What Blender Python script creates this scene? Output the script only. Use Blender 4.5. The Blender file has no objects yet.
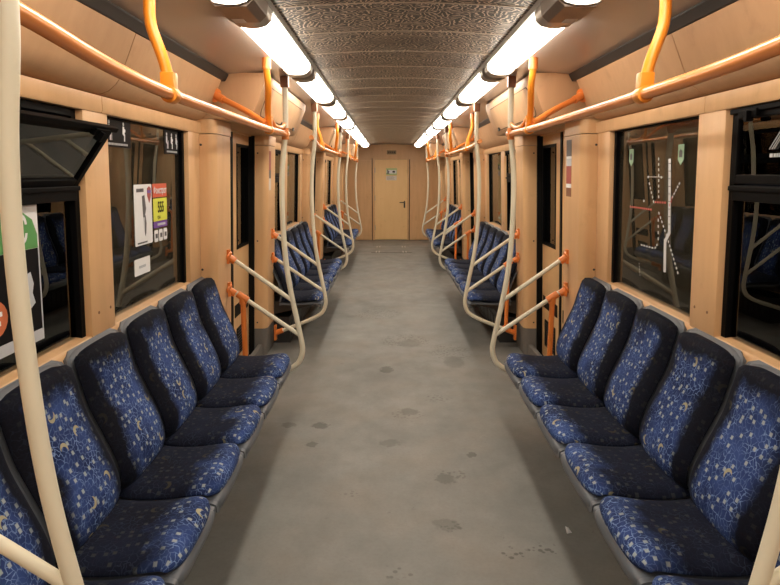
import bpy, bmesh, math, random
from mathutils import Vector, Matrix
random.seed(4)
SC = bpy.context.scene
COL = SC.collection
# ------------------------------------------------------------------ camera, world, exposure
cam_d = bpy.data.cameras.new('camera')
cam = bpy.data.objects.new('camera', cam_d); COL.objects.link(cam)
cam.location = (-0.055, 0.0, 1.6)
cam.rotation_euler = (math.radians(90 - 10.62), 0, math.radians(-0.067))
cam_d.sensor_width = 36.0
cam_d.lens = 36.0 * 640.0 / 780.0
cam_d.clip_start = 0.02
SC.camera = cam
world = bpy.data.worlds.new('tunnel'); SC.world = world
world.use_nodes = True
world.node_tree.nodes['Background'].inputs[0].default_value = (0.006, 0.006, 0.007, 1)
world.node_tree.nodes['Background'].inputs[1].default_value = 1.0
SC.view_settings.view_transform = 'Standard'
SC.view_settings.look = 'None'
SC.view_settings.gamma = 1.0
SC.view_settings.exposure = 0.0
SC.view_settings.use_curve_mapping = False
LAMP_STRENGTH = 16.5
PERIOD = 4.55                     # metres from one doorway to the next
Y_BACK, Y_END = -2.6, 15.4        # the two ends of the carriage
C0 = 2.6                          # middle of the nearest seat bay

# ------------------------------------------------------------------ materials
def new_mat(name):
    m = bpy.data.materials.new(name); m.use_nodes = True
    nt = m.node_tree; b = nt.nodes['Principled BSDF']
    return m, nt, b
def simple(name, col, rough=0.5, metal=0.0, spec=0.5):
    m, nt, b = new_mat(name)
    b.inputs['Base Color'].default_value = (*col, 1)
    b.inputs['Roughness'].default_value = rough
    b.inputs['Metallic'].default_value = metal
    b.inputs['Specular IOR Level'].default_value = spec
    return m
def N(nt, t, **kw):
    n = nt.nodes.new(t)
    for k, v in kw.items(): setattr(n, k, v)
    return n
def math_(nt, op, a, b=None, c=None, clamp=False):
    n = nt.nodes.new('ShaderNodeMath'); n.operation = op; n.use_clamp = clamp
    for i, x in enumerate((a, b, c)):
        if x is None: continue
        if isinstance(x, (int, float)): n.inputs[i].default_value = x
        else: nt.links.new(x, n.inputs[i])
    return n.outputs[0]
def vmath(nt, op, a, b=None):
    n = nt.nodes.new('ShaderNodeVectorMath'); n.operation = op
    for i, x in enumerate((a, b)):
        if x is None: continue
        if isinstance(x, (tuple, list)): n.inputs[i].default_value = x
        else: nt.links.new(x, n.inputs[i])
    return n.outputs['Value'] if op in ('LENGTH', 'DISTANCE', 'DOT_PRODUCT') else n.outputs[0]
def mix(nt, fac, a, b, mode='MIX'):
    n = nt.nodes.new('ShaderNodeMix'); n.data_type = 'RGBA'; n.blend_type = mode
    for i, x in ((0, fac), (6, a), (7, b)):
        if isinstance(x, (int, float)): n.inputs[i].default_value = x
        elif isinstance(x, tuple): n.inputs[i].default_value = (*x, 1)
        else: nt.links.new(x, n.inputs[i])
    return n.outputs[2]
def ramp(nt, x, lo, hi, a=0.0, b=1.0):
    n = nt.nodes.new('ShaderNodeMapRange'); n.clamp = True
    nt.links.new(x, n.inputs[0])
    for i, v in enumerate((lo, hi, a, b)): n.inputs[i + 1].default_value = v
    return n.outputs[0]
def noise(nt, vec, scale, detail=3, rough=0.5, dist=0.0):
    n = nt.nodes.new('ShaderNodeTexNoise')
    nt.links.new(vec, n.inputs['Vector'])
    n.inputs['Scale'].default_value = scale; n.inputs['Detail'].default_value = detail
    n.inputs['Roughness'].default_value = rough; n.inputs['Distortion'].default_value = dist
    return n
def world_pos(nt): return nt.nodes.new('ShaderNodeNewGeometry').outputs['Position']

def beige_panel(name, c1, c2, rough=0.38):
    m, nt, b = new_mat(name)
    p = world_pos(nt)
    s = vmath(nt, 'MULTIPLY', p, (6.0, 6.0, 0.7))
    n1 = noise(nt, s, 2.2, 4, 0.6)
    n2 = noise(nt, p, 1.3, 3, 0.5)
    f = math_(nt, 'MULTIPLY_ADD', n1.outputs[0], 0.6, math_(nt, 'MULTIPLY', n2.outputs[0], 0.4))
    col = mix(nt, ramp(nt, f, 0.38, 0.62), c1, c2)
    n3 = noise(nt, p, 9.0, 5, 0.65)
    dirt = ramp(nt, n3.outputs[0], 0.60, 0.80, 0.0, 0.35)
    col = mix(nt, dirt, col, (c1[0] * 0.55, c1[1] * 0.5, c1[2] * 0.45))
    nt.links.new(col, b.inputs['Base Color'])
    b.inputs['Roughness'].default_value = rough
    bp = N(nt, 'ShaderNodeBump'); bp.inputs['Strength'].default_value = 0.06
    bp.inputs['Distance'].default_value = 0.01
    nt.links.new(n2.outputs[0], bp.inputs['Height']); nt.links.new(bp.outputs[0], b.inputs['Normal'])
    return m
M = {}
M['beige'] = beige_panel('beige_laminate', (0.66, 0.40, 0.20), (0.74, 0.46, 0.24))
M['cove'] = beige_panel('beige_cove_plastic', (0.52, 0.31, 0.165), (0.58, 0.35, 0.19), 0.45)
M['end_wall'] = beige_panel('end_wall_laminate', (0.62, 0.38, 0.19), (0.70, 0.44, 0.23), 0.33)
M['end_door'] = beige_panel('end_door_paint', (0.80, 0.54, 0.26), (0.84, 0.58, 0.29), 0.4)
M['door'] = beige_panel('door_leaf_paint', (0.66, 0.40, 0.19), (0.72, 0.45, 0.22), 0.35)
M['ceil_side'] = simple('greyish_white_ceiling_panel', (0.47, 0.42, 0.385), 0.2)
M['seam'] = simple('dark_seam', (0.04, 0.028, 0.02), 0.7)
M['black'] = simple('black_rubber', (0.006, 0.006, 0.006), 0.55, 0.0, 0.12)
M['black_frame'] = simple('black_window_frame', (0.003, 0.003, 0.0035), 0.5, 0.0, 0.05)
M['dark_metal'] = simple('dark_grey_metal', (0.05, 0.045, 0.042), 0.35, 0.3)
M['cream'] = simple('cream_pole_enamel', (0.74, 0.70, 0.56), 0.28)
M['orange'] = simple('orange_powder_coat', (0.80, 0.235, 0.05), 0.30)
M['amber'] = simple('yellow_orange_powder_coat', (0.80, 0.27, 0.022), 0.30)
M['rail'] = simple('orange_brown_rail_enamel', (0.74, 0.27, 0.08), 0.22)
M['brown'] = simple('brown_bracket', (0.24, 0.10, 0.05), 0.45)
M['shell'] = simple('grey_seat_shell', (0.115, 0.13, 0.155), 0.4)
M['base_grey'] = simple('grey_kick_linoleum', (0.16, 0.15, 0.14), 0.6)
M['steel'] = simple('brushed_steel', (0.45, 0.43, 0.40), 0.35, 0.9)
M['white'] = simple('white_print', (0.78, 0.79, 0.82), 0.45)
M['offwhite'] = simple('pale_grey_print', (0.52, 0.55, 0.60), 0.45)
M['print_black'] = simple('black_print', (0.006, 0.006, 0.008), 0.5, 0.0, 0.1)
M['print_green'] = simple('green_print', (0.09, 0.30, 0.09), 0.45)
M['print_lime'] = simple('lime_yellow_print', (0.68, 0.72, 0.08), 0.45)
M['print_purple'] = simple('purple_print', (0.16, 0.06, 0.35), 0.45)
M['print_red'] = simple('red_print', (0.62, 0.10, 0.045), 0.45)
M['print_maroon'] = simple('maroon_print', (0.36, 0.07, 0.06), 0.45)
M['print_grey'] = simple('grey_print', (0.10, 0.10, 0.11), 0.45)
M['print_orange'] = simple('orange_print', (0.55, 0.15, 0.06), 0.45)
M['map_white'] = simple('white_map_print', (0.62, 0.64, 0.66), 0.5)
M['map_red'] = simple('red_map_print', (0.55, 0.12, 0.10), 0.5)
M['map_green'] = simple('pale_green_map_print', (0.30, 0.46, 0.32), 0.5)
M['paper'] = simple('white_paper', (0.72, 0.66, 0.62), 0.7)

def glass_mat(dust=0.0):
    m, nt, b = new_mat('dusty_window_glass' if dust else 'dark_window_glass')
    nt.nodes.remove(b)
    tr = N(nt, 'ShaderNodeBsdfTransparent'); tr.inputs[0].default_value = (0.75, 0.78, 0.76, 1)
    gl = N(nt, 'ShaderNodeBsdfGlossy'); gl.inputs['Roughness'].default_value = 0.0
    gl.inputs[0].default_value = (0.9, 0.92, 0.9, 1)
    fr = N(nt, 'ShaderNodeFresnel'); fr.inputs[0].default_value = 1.62
    mx = N(nt, 'ShaderNodeMixShader')
    nt.links.new(fr.outputs[0], mx.inputs[0]); nt.links.new(tr.outputs[0], mx.inputs[1]); nt.links.new(gl.outputs[0], mx.inputs[2])
    out = mx.outputs[0]
    if dust:      # thin film of grey-brown dust
        df = N(nt, 'ShaderNodeBsdfDiffuse'); df.inputs[0].default_value = (0.42, 0.35, 0.25, 1)
        m2 = N(nt, 'ShaderNodeMixShader'); m2.inputs[0].default_value = dust
        nt.links.new(out, m2.inputs[1]); nt.links.new(df.outputs[0], m2.inputs[2]); out = m2.outputs[0]
    nt.links.new(out, nt.nodes['Material Output'].inputs[0])
    return m
M['glass'] = glass_mat()
M['glass_dusty'] = glass_mat(0.04)

def lamp_mat():
    m, nt, b = new_mat('glowing_diffuser')
    b.inputs['Base Color'].default_value = (0.9, 0.87, 0.8, 1)
    b.inputs['Emission Color'].default_value = (1.0, 0.90, 0.75, 1)
    b.inputs['Emission Strength'].default_value = LAMP_STRENGTH
    return m
M['diffuser'] = lamp_mat()

def ceiling_mat():
    m, nt, b = new_mat('dark_squiggle_ceiling')
    p = world_pos(nt)
    pv = vmath(nt, 'MULTIPLY', p, (1, 1, 0))
    warp = noise(nt, pv, 16, 2, 0.5)
    wv = vmath(nt, 'MULTIPLY', vmath(nt, 'SUBTRACT', warp.outputs['Color'], (0.5, 0.5, 0.5)), (0.06, 0.06, 0))
    v2 = vmath(nt, 'ADD', pv, wv)
    # short worms: cells with random direction stripes
    vo = N(nt, 'ShaderNodeTexVoronoi'); vo.inputs['Scale'].default_value = 21
    nt.links.new(v2, vo.inputs['Vector'])
    sep = N(nt, 'ShaderNodeSeparateColor'); nt.links.new(vo.outputs['Color'], sep.inputs[0])
    ang = math_(nt, 'MULTIPLY', sep.outputs[0], math.pi)
    rel = vmath(nt, 'SUBTRACT', v2, vo.outputs['Position'])
    sx = N(nt, 'ShaderNodeSeparateXYZ'); nt.links.new(rel, sx.inputs[0])
    ca = math_(nt, 'COSINE', ang); sa = math_(nt, 'SINE', ang)
    u = math_(nt, 'ADD', math_(nt, 'MULTIPLY', sx.outputs[0], ca), math_(nt, 'MULTIPLY', sx.outputs[1], sa))
    st = math_(nt, 'ABSOLUTE', math_(nt, 'SINE', math_(nt, 'MULTIPLY', u, 150.0)))
    line = ramp(nt, st, 0.34, 0.52, 1.0, 0.0)
    n4 = noise(nt, p, 2.0, 3, 0.5)
    base = mix(nt, ramp(nt, n4.outputs[0], 0.35, 0.7), (0.016, 0.012, 0.010), (0.030, 0.023, 0.018))
    col = mix(nt, line, base, (0.66, 0.53, 0.41))
    # dark water stain
    sx2 = N(nt, 'ShaderNodeSeparateXYZ'); nt.links.new(p, sx2.inputs[0])
    dx = math_(nt, 'DIVIDE', math_(nt, 'SUBTRACT', sx2.outputs[0], 0.02), 0.22)
    dy = math_(nt, 'DIVIDE', math_(nt, 'SUBTRACT', sx2.outputs[1], 3.42), 0.13)
    rr = math_(nt, 'ADD', math_(nt, 'MULTIPLY', dx, dx), math_(nt, 'MULTIPLY', dy, dy))
    nz = noise(nt, p, 7.0, 3, 0.6)
    rr = math_(nt, 'ADD', rr, math_(nt, 'MULTIPLY', nz.outputs[0], 0.8))
    stain = ramp(nt, rr, 0.4, 1.7, 0.55, 0.0)
    col = mix(nt, stain, col, (0.02, 0.015, 0.012))
    nt.links.new(col, b.inputs['Base Color'])
    b.inputs['Roughness'].default_value = 0.36
    b.inputs['Specular IOR Level'].default_value = 0.2
    bp = N(nt, 'ShaderNodeBump'); bp.inputs['Strength'].default_value = 0.5; bp.inputs['Distance'].default_value = 0.003
    nt.links.new(line, bp.inputs['Height']); nt.links.new(bp.outputs[0], b.inputs['Normal'])
    return m
M['ceiling'] = ceiling_mat()

def floor_mat():
    m, nt, b = new_mat('worn_grey_linoleum')
    p = world_pos(nt)
    n1 = noise(nt, p, 1.1, 6, 0.62, 0.3)
    n2 = noise(nt, vmath(nt, 'MULTIPLY', p, (1.3, 1.0, 1.0)), 4.0, 6, 0.65)
    f = math_(nt, 'ADD', math_(nt, 'MULTIPLY', n1.outputs[0], 0.55), math_(nt, 'MULTIPLY', n2.outputs[0], 0.45))
    col = mix(nt, ramp(nt, f, 0.32, 0.68), (0.145, 0.147, 0.141), (0.225, 0.225, 0.214))
    tint = noise(nt, p, 2.3, 2, 0.5)
    col = mix(nt, ramp(nt, tint.outputs[0], 0.45, 0.75, 0.0, 0.35), col, (0.23, 0.19, 0.15))
    fine = noise(nt, p, 60, 3, 0.6)
    col = mix(nt, ramp(nt, fine.outputs[0], 0.45, 0.75, 0.0, 0.22), col, (0.12, 0.11, 0.10))
    # scattered wet footmarks with wobbly outlines
    wob = noise(nt, p, 22, 3, 0.6)
    wvec = vmath(nt, 'MULTIPLY', vmath(nt, 'SUBTRACT', wob.outputs['Color'], (0.5, 0.5, 0.5)), (0.10, 0.10, 0))
    wide = noise(nt, p, 75, 2, 0.5)
    pw = vmath(nt, 'ADD', p, wvec)
    spots = [(-0.50, 3.89, .060, .055, .55), (-0.52, 3.60, .045, .045, .5), (-0.08, 5.07, .06, .10, .55), (0.08, 4.13, .07, .07, .35),
             (-0.05, 3.62, .07, .06, .3), (0.24, 3.16, .06, .06, .4), (0.21, 2.71, .07, .06, .3),
             (0.15, 5.9, .12, .14, .3), (0.5, 5.3, .1, .2, .3), (-0.7, 3.9, .05, .05, .4), (0.42, 3.45, .025, .03, .5)]
    tot = None
    for (x, y, rx, ry, a) in spots:
        q = vmath(nt, 'DIVIDE', vmath(nt, 'SUBTRACT', pw, (x, y, 0)), (rx, ry, 1))
        s = ramp(nt, vmath(nt, 'LENGTH', q), 0.75, 1.0, a, 0.0)
        tot = s if tot is None else math_(nt, 'MAXIMUM', tot, s)
    # dotty paw-like prints near the camera
    vo = N(nt, 'ShaderNodeTexVoronoi'); vo.inputs['Scale'].default_value = 38
    nt.links.new(p, vo.inputs['Vector'])
    dots = ramp(nt, vo.outputs['Distance'], 0.33, 0.45, 1.0, 0.0)
    for (x, y, rx, ry, a) in [(0.468, 2.486, .045, .055, .6), (0.604, 2.515, .075, .045, .6), (0.22, 2.70, .07, .05, .5), (0.07, 4.1, .12, .1, .4), (0.26, 3.2, .1, .07, .4),
                              (-0.02, 2.35, .06, .05, .4), (0.3, 4.4, .1, .08, .35), (-0.25, 3.0, .05, .04, .3), (0.1, 6.0, .25, .25, .4), (-0.2, 7.2, .3, .3, .35), (0.5, 5.6, .2, .3, .35)]:
        q = vmath(nt, 'DIVIDE', vmath(nt, 'SUBTRACT', pw, (x, y, 0)), (rx, ry, 1))
        s = math_(nt, 'MULTIPLY', ramp(nt, vmath(nt, 'LENGTH', q), 0.8, 1.05, a, 0.0), dots)
        tot = math_(nt, 'MAXIMUM', tot, s)
    nb = noise(nt, vmath(nt, 'MULTIPLY', p, (1.0, 1.0, 1.0)), 5.5, 5, 0.7, 0.5)
    tot = math_(nt, 'MAXIMUM', tot, ramp(nt, nb.outputs[0], 0.66, 0.72, 0.0, 0.30))
    col = mix(nt, tot, col, (0.030, 0.026, 0.021))
    nt.links.new(col, b.inputs['Base Color'])
    nt.links.new(ramp(nt, f, 0.3, 0.7, 0.62, 0.42), b.inputs['Roughness'])
    b.inputs['Specular IOR Level'].default_value = 0.35
    bp = N(nt, 'ShaderNodeBump'); bp.inputs['Strength'].default_value = 0.12; bp.inputs['Distance'].default_value = 0.004
    nt.links.new(fine.outputs[0], bp.inputs['Height']); nt.links.new(bp.outputs[0], b.inputs['Normal'])
    return m
M['floor'] = floor_mat()

def fabric_mat(name, pan):
    """blue moquette: pale squares, crackle lines, yellow crescents; velour nap shade painted dark on pan and back borders.  UV in metres"""
    m, nt, b = new_mat(name)
    tc = N(nt, 'ShaderNodeTexCoord'); oi = N(nt, 'ShaderNodeObjectInfo')
    uv = tc.outputs['UV']
    cb = N(nt, 'ShaderNodeCombineXYZ')
    nt.links.new(math_(nt, 'MULTIPLY', oi.outputs['Random'], 7.3), cb.inputs[0])
    nt.links.new(math_(nt, 'MULTIPLY', oi.outputs['Random'], 31.7), cb.inputs[1])
    v = vmath(nt, 'ADD', uv, cb.outputs[0])
    nn = noise(nt, v, 5.0, 3, 0.6)
    base = mix(nt, ramp(nt, nn.outputs[0], 0.35, 0.65), (0.010, 0.022, 0.090), (0.040, 0.078, 0.25))
    # crackle lines
    wn = noise(nt, v, 30, 2, 0.5)
    wv = vmath(nt, 'ADD', v, vmath(nt, 'MULTIPLY', vmath(nt, 'SUBTRACT', wn.outputs['Color'], (0.5, 0.5, 0.5)), (0.045, 0.045, 0)))
    vo = N(nt, 'ShaderNodeTexVoronoi', feature='DISTANCE_TO_EDGE'); vo.voronoi_dimensions = '2D'
    vo.inputs['Scale'].default_value = 50; nt.links.new(wv, vo.inputs['Vector'])
    line = ramp(nt, vo.outputs[0], 0.03, 0.085, 1.0, 0.0)
    n5 = noise(nt, v, 14, 2, 0.5)
    line = math_(nt, 'MULTIPLY', line, ramp(nt, n5.outputs[0], 0.42, 0.6, 0.25, 1.0))
    col = mix(nt, line, base, (0.19, 0.29, 0.55))
    # pale squares
    v2 = N(nt, 'ShaderNodeTexVoronoi', distance='CHEBYCHEV'); v2.voronoi_dimensions = '2D'
    v2.inputs['Scale'].default_value = 25; v2.inputs['Randomness'].default_value = 0.75; nt.links.new(v, v2.inputs['Vector'])
    sc = N(nt, 'ShaderNodeSeparateColor'); nt.links.new(v2.outputs['Color'], sc.inputs[0])
    sq = ramp(nt, v2.outputs['Distance'], 0.13, 0.19, 1.0, 0.0)
    sq = math_(nt, 'MULTIPLY', sq, math_(nt, 'GREATER_THAN', sc.outputs[0], 0.30))
    col = mix(nt, math_(nt, 'MULTIPLY', sq, 0.72), col, (0.46, 0.52, 0.52))
    # crescents
    v3 = N(nt, 'ShaderNodeTexVoronoi'); v3.voronoi_dimensions = '2D'
    v3.inputs['Scale'].default_value = 6.3; v3.inputs['Randomness'].default_value = 0.8; nt.links.new(v, v3.inputs['Vector'])
    s3 = N(nt, 'ShaderNodeSeparateColor'); nt.links.new(v3.outputs['Color'], s3.inputs[0])
    rel = vmath(nt, 'SUBTRACT', v, v3.outputs['Position'])
    off = N(nt, 'ShaderNodeCombineXYZ')
    a3 = math_(nt, 'MULTIPLY', s3.outputs[1], 6.28)
    nt.links.new(math_(nt, 'MULTIPLY', math_(nt, 'COSINE', a3), 0.010), off.inputs[0])
    nt.links.new(math_(nt, 'MULTIPLY', math_(nt, 'SINE', a3), 0.010), off.inputs[1])
    flat = vmath(nt, 'MULTIPLY', rel, (1, 1, 0))
    d1 = vmath(nt, 'LENGTH', flat)
    d2 = vmath(nt, 'LENGTH', vmath(nt, 'SUBTRACT', flat, off.outputs[0]))
    moon = math_(nt, 'MULTIPLY', math_(nt, 'LESS_THAN', d1, 0.019), math_(nt, 'GREATER_THAN', d2, 0.0165))
    moon = math_(nt, 'MULTIPLY', moon, math_(nt, 'GREATER_THAN', s3.outputs[0], 0.35))
    col = mix(nt, math_(nt, 'MULTIPLY', moon, 0.9), col, (0.46, 0.42, 0.26))
    # nap shading painted into the colour: second UV map runs -1..1 over the cushion
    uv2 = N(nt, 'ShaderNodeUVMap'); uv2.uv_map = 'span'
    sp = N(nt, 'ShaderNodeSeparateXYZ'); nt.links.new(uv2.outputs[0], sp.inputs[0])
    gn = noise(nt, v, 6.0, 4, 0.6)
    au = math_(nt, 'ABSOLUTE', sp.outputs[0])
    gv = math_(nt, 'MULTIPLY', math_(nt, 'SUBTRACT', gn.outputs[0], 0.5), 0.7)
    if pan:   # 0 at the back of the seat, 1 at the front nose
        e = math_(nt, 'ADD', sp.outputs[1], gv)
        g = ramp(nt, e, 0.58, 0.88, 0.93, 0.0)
    else:     # painted shade border up the sides and across the head
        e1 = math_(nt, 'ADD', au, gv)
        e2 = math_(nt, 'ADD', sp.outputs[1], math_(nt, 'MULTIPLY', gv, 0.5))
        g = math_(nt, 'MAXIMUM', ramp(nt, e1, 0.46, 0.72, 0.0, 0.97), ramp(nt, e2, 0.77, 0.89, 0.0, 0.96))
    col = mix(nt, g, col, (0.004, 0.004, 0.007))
    nt.links.new(col, b.inputs['Base Color'])
    b.inputs['Roughness'].default_value = 0.75
    b.inputs['Specular IOR Level'].default_value = 0.12
    b.inputs['Sheen Weight'].default_value = 0.03
    b.inputs['Sheen Roughness'].default_value = 0.4
    b.inputs['Sheen Tint'].default_value = (0.35, 0.5, 0.9, 1)
    bp = N(nt, 'ShaderNodeBump'); bp.inputs['Strength'].default_value = 0.3; bp.inputs['Distance'].default_value = 0.006
    nb = noise(nt, v, 9, 4, 0.6)
    nt.links.new(nb.outputs[0], bp.inputs['Height']); nt.links.new(bp.outputs[0], b.inputs['Normal'])
    return m
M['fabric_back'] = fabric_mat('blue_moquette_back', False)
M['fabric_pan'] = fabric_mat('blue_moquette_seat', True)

# ------------------------------------------------------------------ mesh helpers
class MB:
    def __init__(self): self.v = []; self.f = []
    def add(self, vs, fs):
        n = len(self.v); self.v += [tuple(x) for x in vs]; self.f += [tuple(i + n for i in f) for f in fs]
        return self
    def box(self, x0, x1, y0, y1, z0, z1):
        vs = [(x, y, z) for x in (x0, x1) for y in (y0, y1) for z in (z0, z1)]
        return self.add(vs, [(0, 1, 3, 2), (4, 6, 7, 5), (0, 4, 5, 1), (2, 3, 7, 6), (0, 2, 6, 4), (1, 5, 7, 3)])
    def prism(self, poly, y0, y1):          # poly of (x, z), extruded along the carriage
        n = len(poly)
        vs = [(x, y0, z) for x, z in poly] + [(x, y1, z) for x, z in poly]
        fs = [tuple(range(n)), tuple(range(2 * n - 1, n - 1, -1))] + [(i, (i + 1) % n, n + (i + 1) % n, n + i) for i in range(n)]
        return self.add(vs, fs)
    def tube(self, pts, r, n=14, rs=None):
        pts = [Vector(p) for p in pts]
        t0 = (pts[1] - pts[0]).normalized()
        up = Vector((0, 0, 1)) if abs(t0.z) < 0.9 else Vector((0, 1, 0))
        a = t0.cross(up).normalized(); rings = []
        for i, p in enumerate(pts):
            t = (pts[min(i + 1, len(pts) - 1)] - pts[max(i - 1, 0)]).normalized()
            a = (a - t * a.dot(t)).normalized(); b = t.cross(a)
            rr = rs[i] if rs else r
            rings.append([p + a * rr * math.cos(2 * math.pi * k / n) + b * rr * math.sin(2 * math.pi * k / n) for k in range(n)])
        vs = [q for R in rings for q in R]; fs = []
        for i in range(len(rings) - 1):
            for k in range(n):
                fs.append((i * n + k, i * n + (k + 1) % n, (i + 1) * n + (k + 1) % n, (i + 1) * n + k))
        fs.append(tuple(range(n))); fs.append(tuple(range((len(rings) - 1) * n, len(rings) * n)))
        return self.add(vs, fs)
    def ribbon(self, pts, w, t, place):     # flat print on a wall: pts (y, z) dashes as thin plates
        return self
def smooth_path(pts, step=0.02, r=0.06):
    """Catmull-Rom through the points"""
    P = [Vector(p) for p in pts]; out = []
    P = [P[0] * 2 - P[1]] + P + [P[-1] * 2 - P[-2]]
    for i in range(1, len(P) - 2):
        n = max(2, int((P[i + 1] - P[i]).length / step))
        for k in range(n):
            t = k / n
            out.append(0.5 * ((2 * P[i]) + (P[i + 1] - P[i - 1]) * t + (2 * P[i - 1] - 5 * P[i] + 4 * P[i + 1] - P[i + 2]) * t * t + (3 * P[i] - P[i - 1] - 3 * P[i + 1] + P[i + 2]) * t ** 3))
    out.append(P[-2]); return out
def finish(name, me, mat, parent, loc, bevel, smooth, angle=40):
    bm = bmesh.new(); bm.from_mesh(me)
    bmesh.ops.recalc_face_normals(bm, faces=bm.faces)
    if bevel:
        ed = [e for e in bm.edges if len(e.link_faces) == 2 and e.calc_face_angle(0) > 0.6]
        bmesh.ops.bevel(bm, geom=ed, offset=bevel, segments=2, profile=0.6, affect='EDGES', clamp_overlap=True)
    bm.to_mesh(me); bm.free()
    o = bpy.data.objects.new(name, me); COL.objects.link(o)
    me.materials.append(mat)
    if smooth:
        for p in me.polygons: p.use_smooth = True
        if angle: me.set_sharp_from_angle(angle=math.radians(angle))
    if parent: o.parent = parent
    else: o.location = loc
    return o
def build(mb, name, mat, parent=None, org=None, bevel=0.0, smooth=False, mats=None):
    """org: world point that becomes the object's origin (the parent's location for parts)"""
    if org is None: org = world_loc(parent) if parent else Vector((0, 0, 0))
    org = Vector(org)
    me = bpy.data.meshes.new(name)
    me.from_pydata([tuple(Vector(v) - org) for v in mb.v], [], mb.f); me.validate()
    return finish(name, me, mat, parent, org, bevel, smooth)
def world_loc(o):
    v = Vector((0, 0, 0))
    while o is not None: v = v + o.location; o = o.parent
    return v
def tag(o, label=None, cat=None, group=None, kind=None):
    if label: o['label'] = label
    if cat: o['category'] = cat
    if group: o['group'] = group
    if kind: o['kind'] = kind
    return o
def thing(name, loc, label, cat, group=None, kind=None):
    o = bpy.data.objects.new(name, None); COL.objects.link(o); o.location = loc; o.empty_display_size = 0.1
    return tag(o, label, cat, group, kind)
def copy_tree(o, parent=None):
    c = o.copy(); COL.objects.link(c)
    if parent: c.parent = parent
    for ch in list(KIDS.get(o.name, [])): copy_tree(ch, c)
    return c
KIDS = {}
def index_kids():
    KIDS.clear()
    for o in bpy.data.objects:
        if o.parent: KIDS.setdefault(o.parent.name, []).append(o)
def structure(o, label=None, cat=None): return tag(o, label, cat, kind='structure')
LEAN = 0.04
def wx(s, d, z): return s * (d - LEAN * (z - 1.0))     # side walls lean in towards the roof
def wall_box(mb, s, d0, d1, y0, y1, z0, z1):
    vs = []
    for d in (d0, d1):
        for y in (y0, y1):
            for z in (z0, z1): vs.append((wx(s, d, z), y, z))
    return mb.add(vs, [(0, 1, 3, 2), (4, 6, 7, 5), (0, 4, 5, 1), (2, 3, 7, 6), (0, 2, 6, 4), (1, 5, 7, 3)])
def wall_poly(mb, s, poly, d, t=0.0012):               # poly of (y, z), a thin sticker at distance d
    n = len(poly)
    vs = [(wx(s, d, z), y, z) for y, z in poly] + [(wx(s, d + t, z), y, z) for y, z in poly]
    fs = [tuple(range(n)), tuple(range(2 * n - 1, n - 1, -1))] + [(i, (i + 1) % n, n + (i + 1) % n, n + i) for i in range(n)]
    return mb.add(vs, fs)
def wall_bars(mb, s, y, z, d, w, h, n=8, seed=1):       # a line of print too small to read
    R = random.Random(seed); ws = [R.uniform(.5, 1.3) for _ in range(n)]; k = w / (sum(ws) + .35 * (n - 1)); p = y - w / 2
    for q in ws:
        a, b = p, p + q * k; wall_poly(mb, s, [(a, z - h / 2), (b, z - h / 2), (b, z + h / 2), (a, z + h / 2)], d); p = b + .35 * k
SIDE = {-1: 'left', 1: 'right'}
ORD = ['first', 'second', 'third', 'fourth', 'fifth', 'sixth', 'seventh', 'eighth', 'ninth']

# ------------------------------------------------------------------ text as mesh
def text_mesh(txt, size, bold=False):
    cu = bpy.data.curves.new('lettering', 'FONT'); cu.body = txt; cu.size = size
    cu.align_x = 'CENTER'; cu.align_y = 'CENTER'; cu.resolution_u = 3
    if bold: cu.offset = size * 0.02
    o = bpy.data.objects.new('lettering', cu); COL.objects.link(o)
    dg = bpy.context.evaluated_depsgraph_get(); dg.update()
    me = bpy.data.meshes.new_from_object(o.evaluated_get(dg))
    vs = [tuple(v.co) for v in me.vertices]; fs = [tuple(p.vertices) for p in me.polygons]
    bpy.data.objects.remove(o); bpy.data.curves.remove(cu); bpy.data.meshes.remove(me)
    return vs, fs
def wall_text(mb, s, y, z, d, txt, size, sx=1.0, rot=0.0, bold=False):
    vs, fs = text_mesh(txt, size, bold); c, q = math.cos(rot), math.sin(rot); rd = -s
    out = []
    for a, b_, _ in vs:
        a *= sx; a2 = a * c - b_ * q; b2 = a * q + b_ * c
        out.append((wx(s, d, z + b2), y + rd * a2, z + b2))
    return mb.add(out, fs)

# ================================================================== STRUCTURE
m = MB(); m.box(-1.30, 1.30, Y_BACK - .1, Y_END + .1, -0.06, 0.0)
structure(build(m, 'floor', M['floor']), 'grey worn linoleum floor of the carriage', 'floor')

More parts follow.
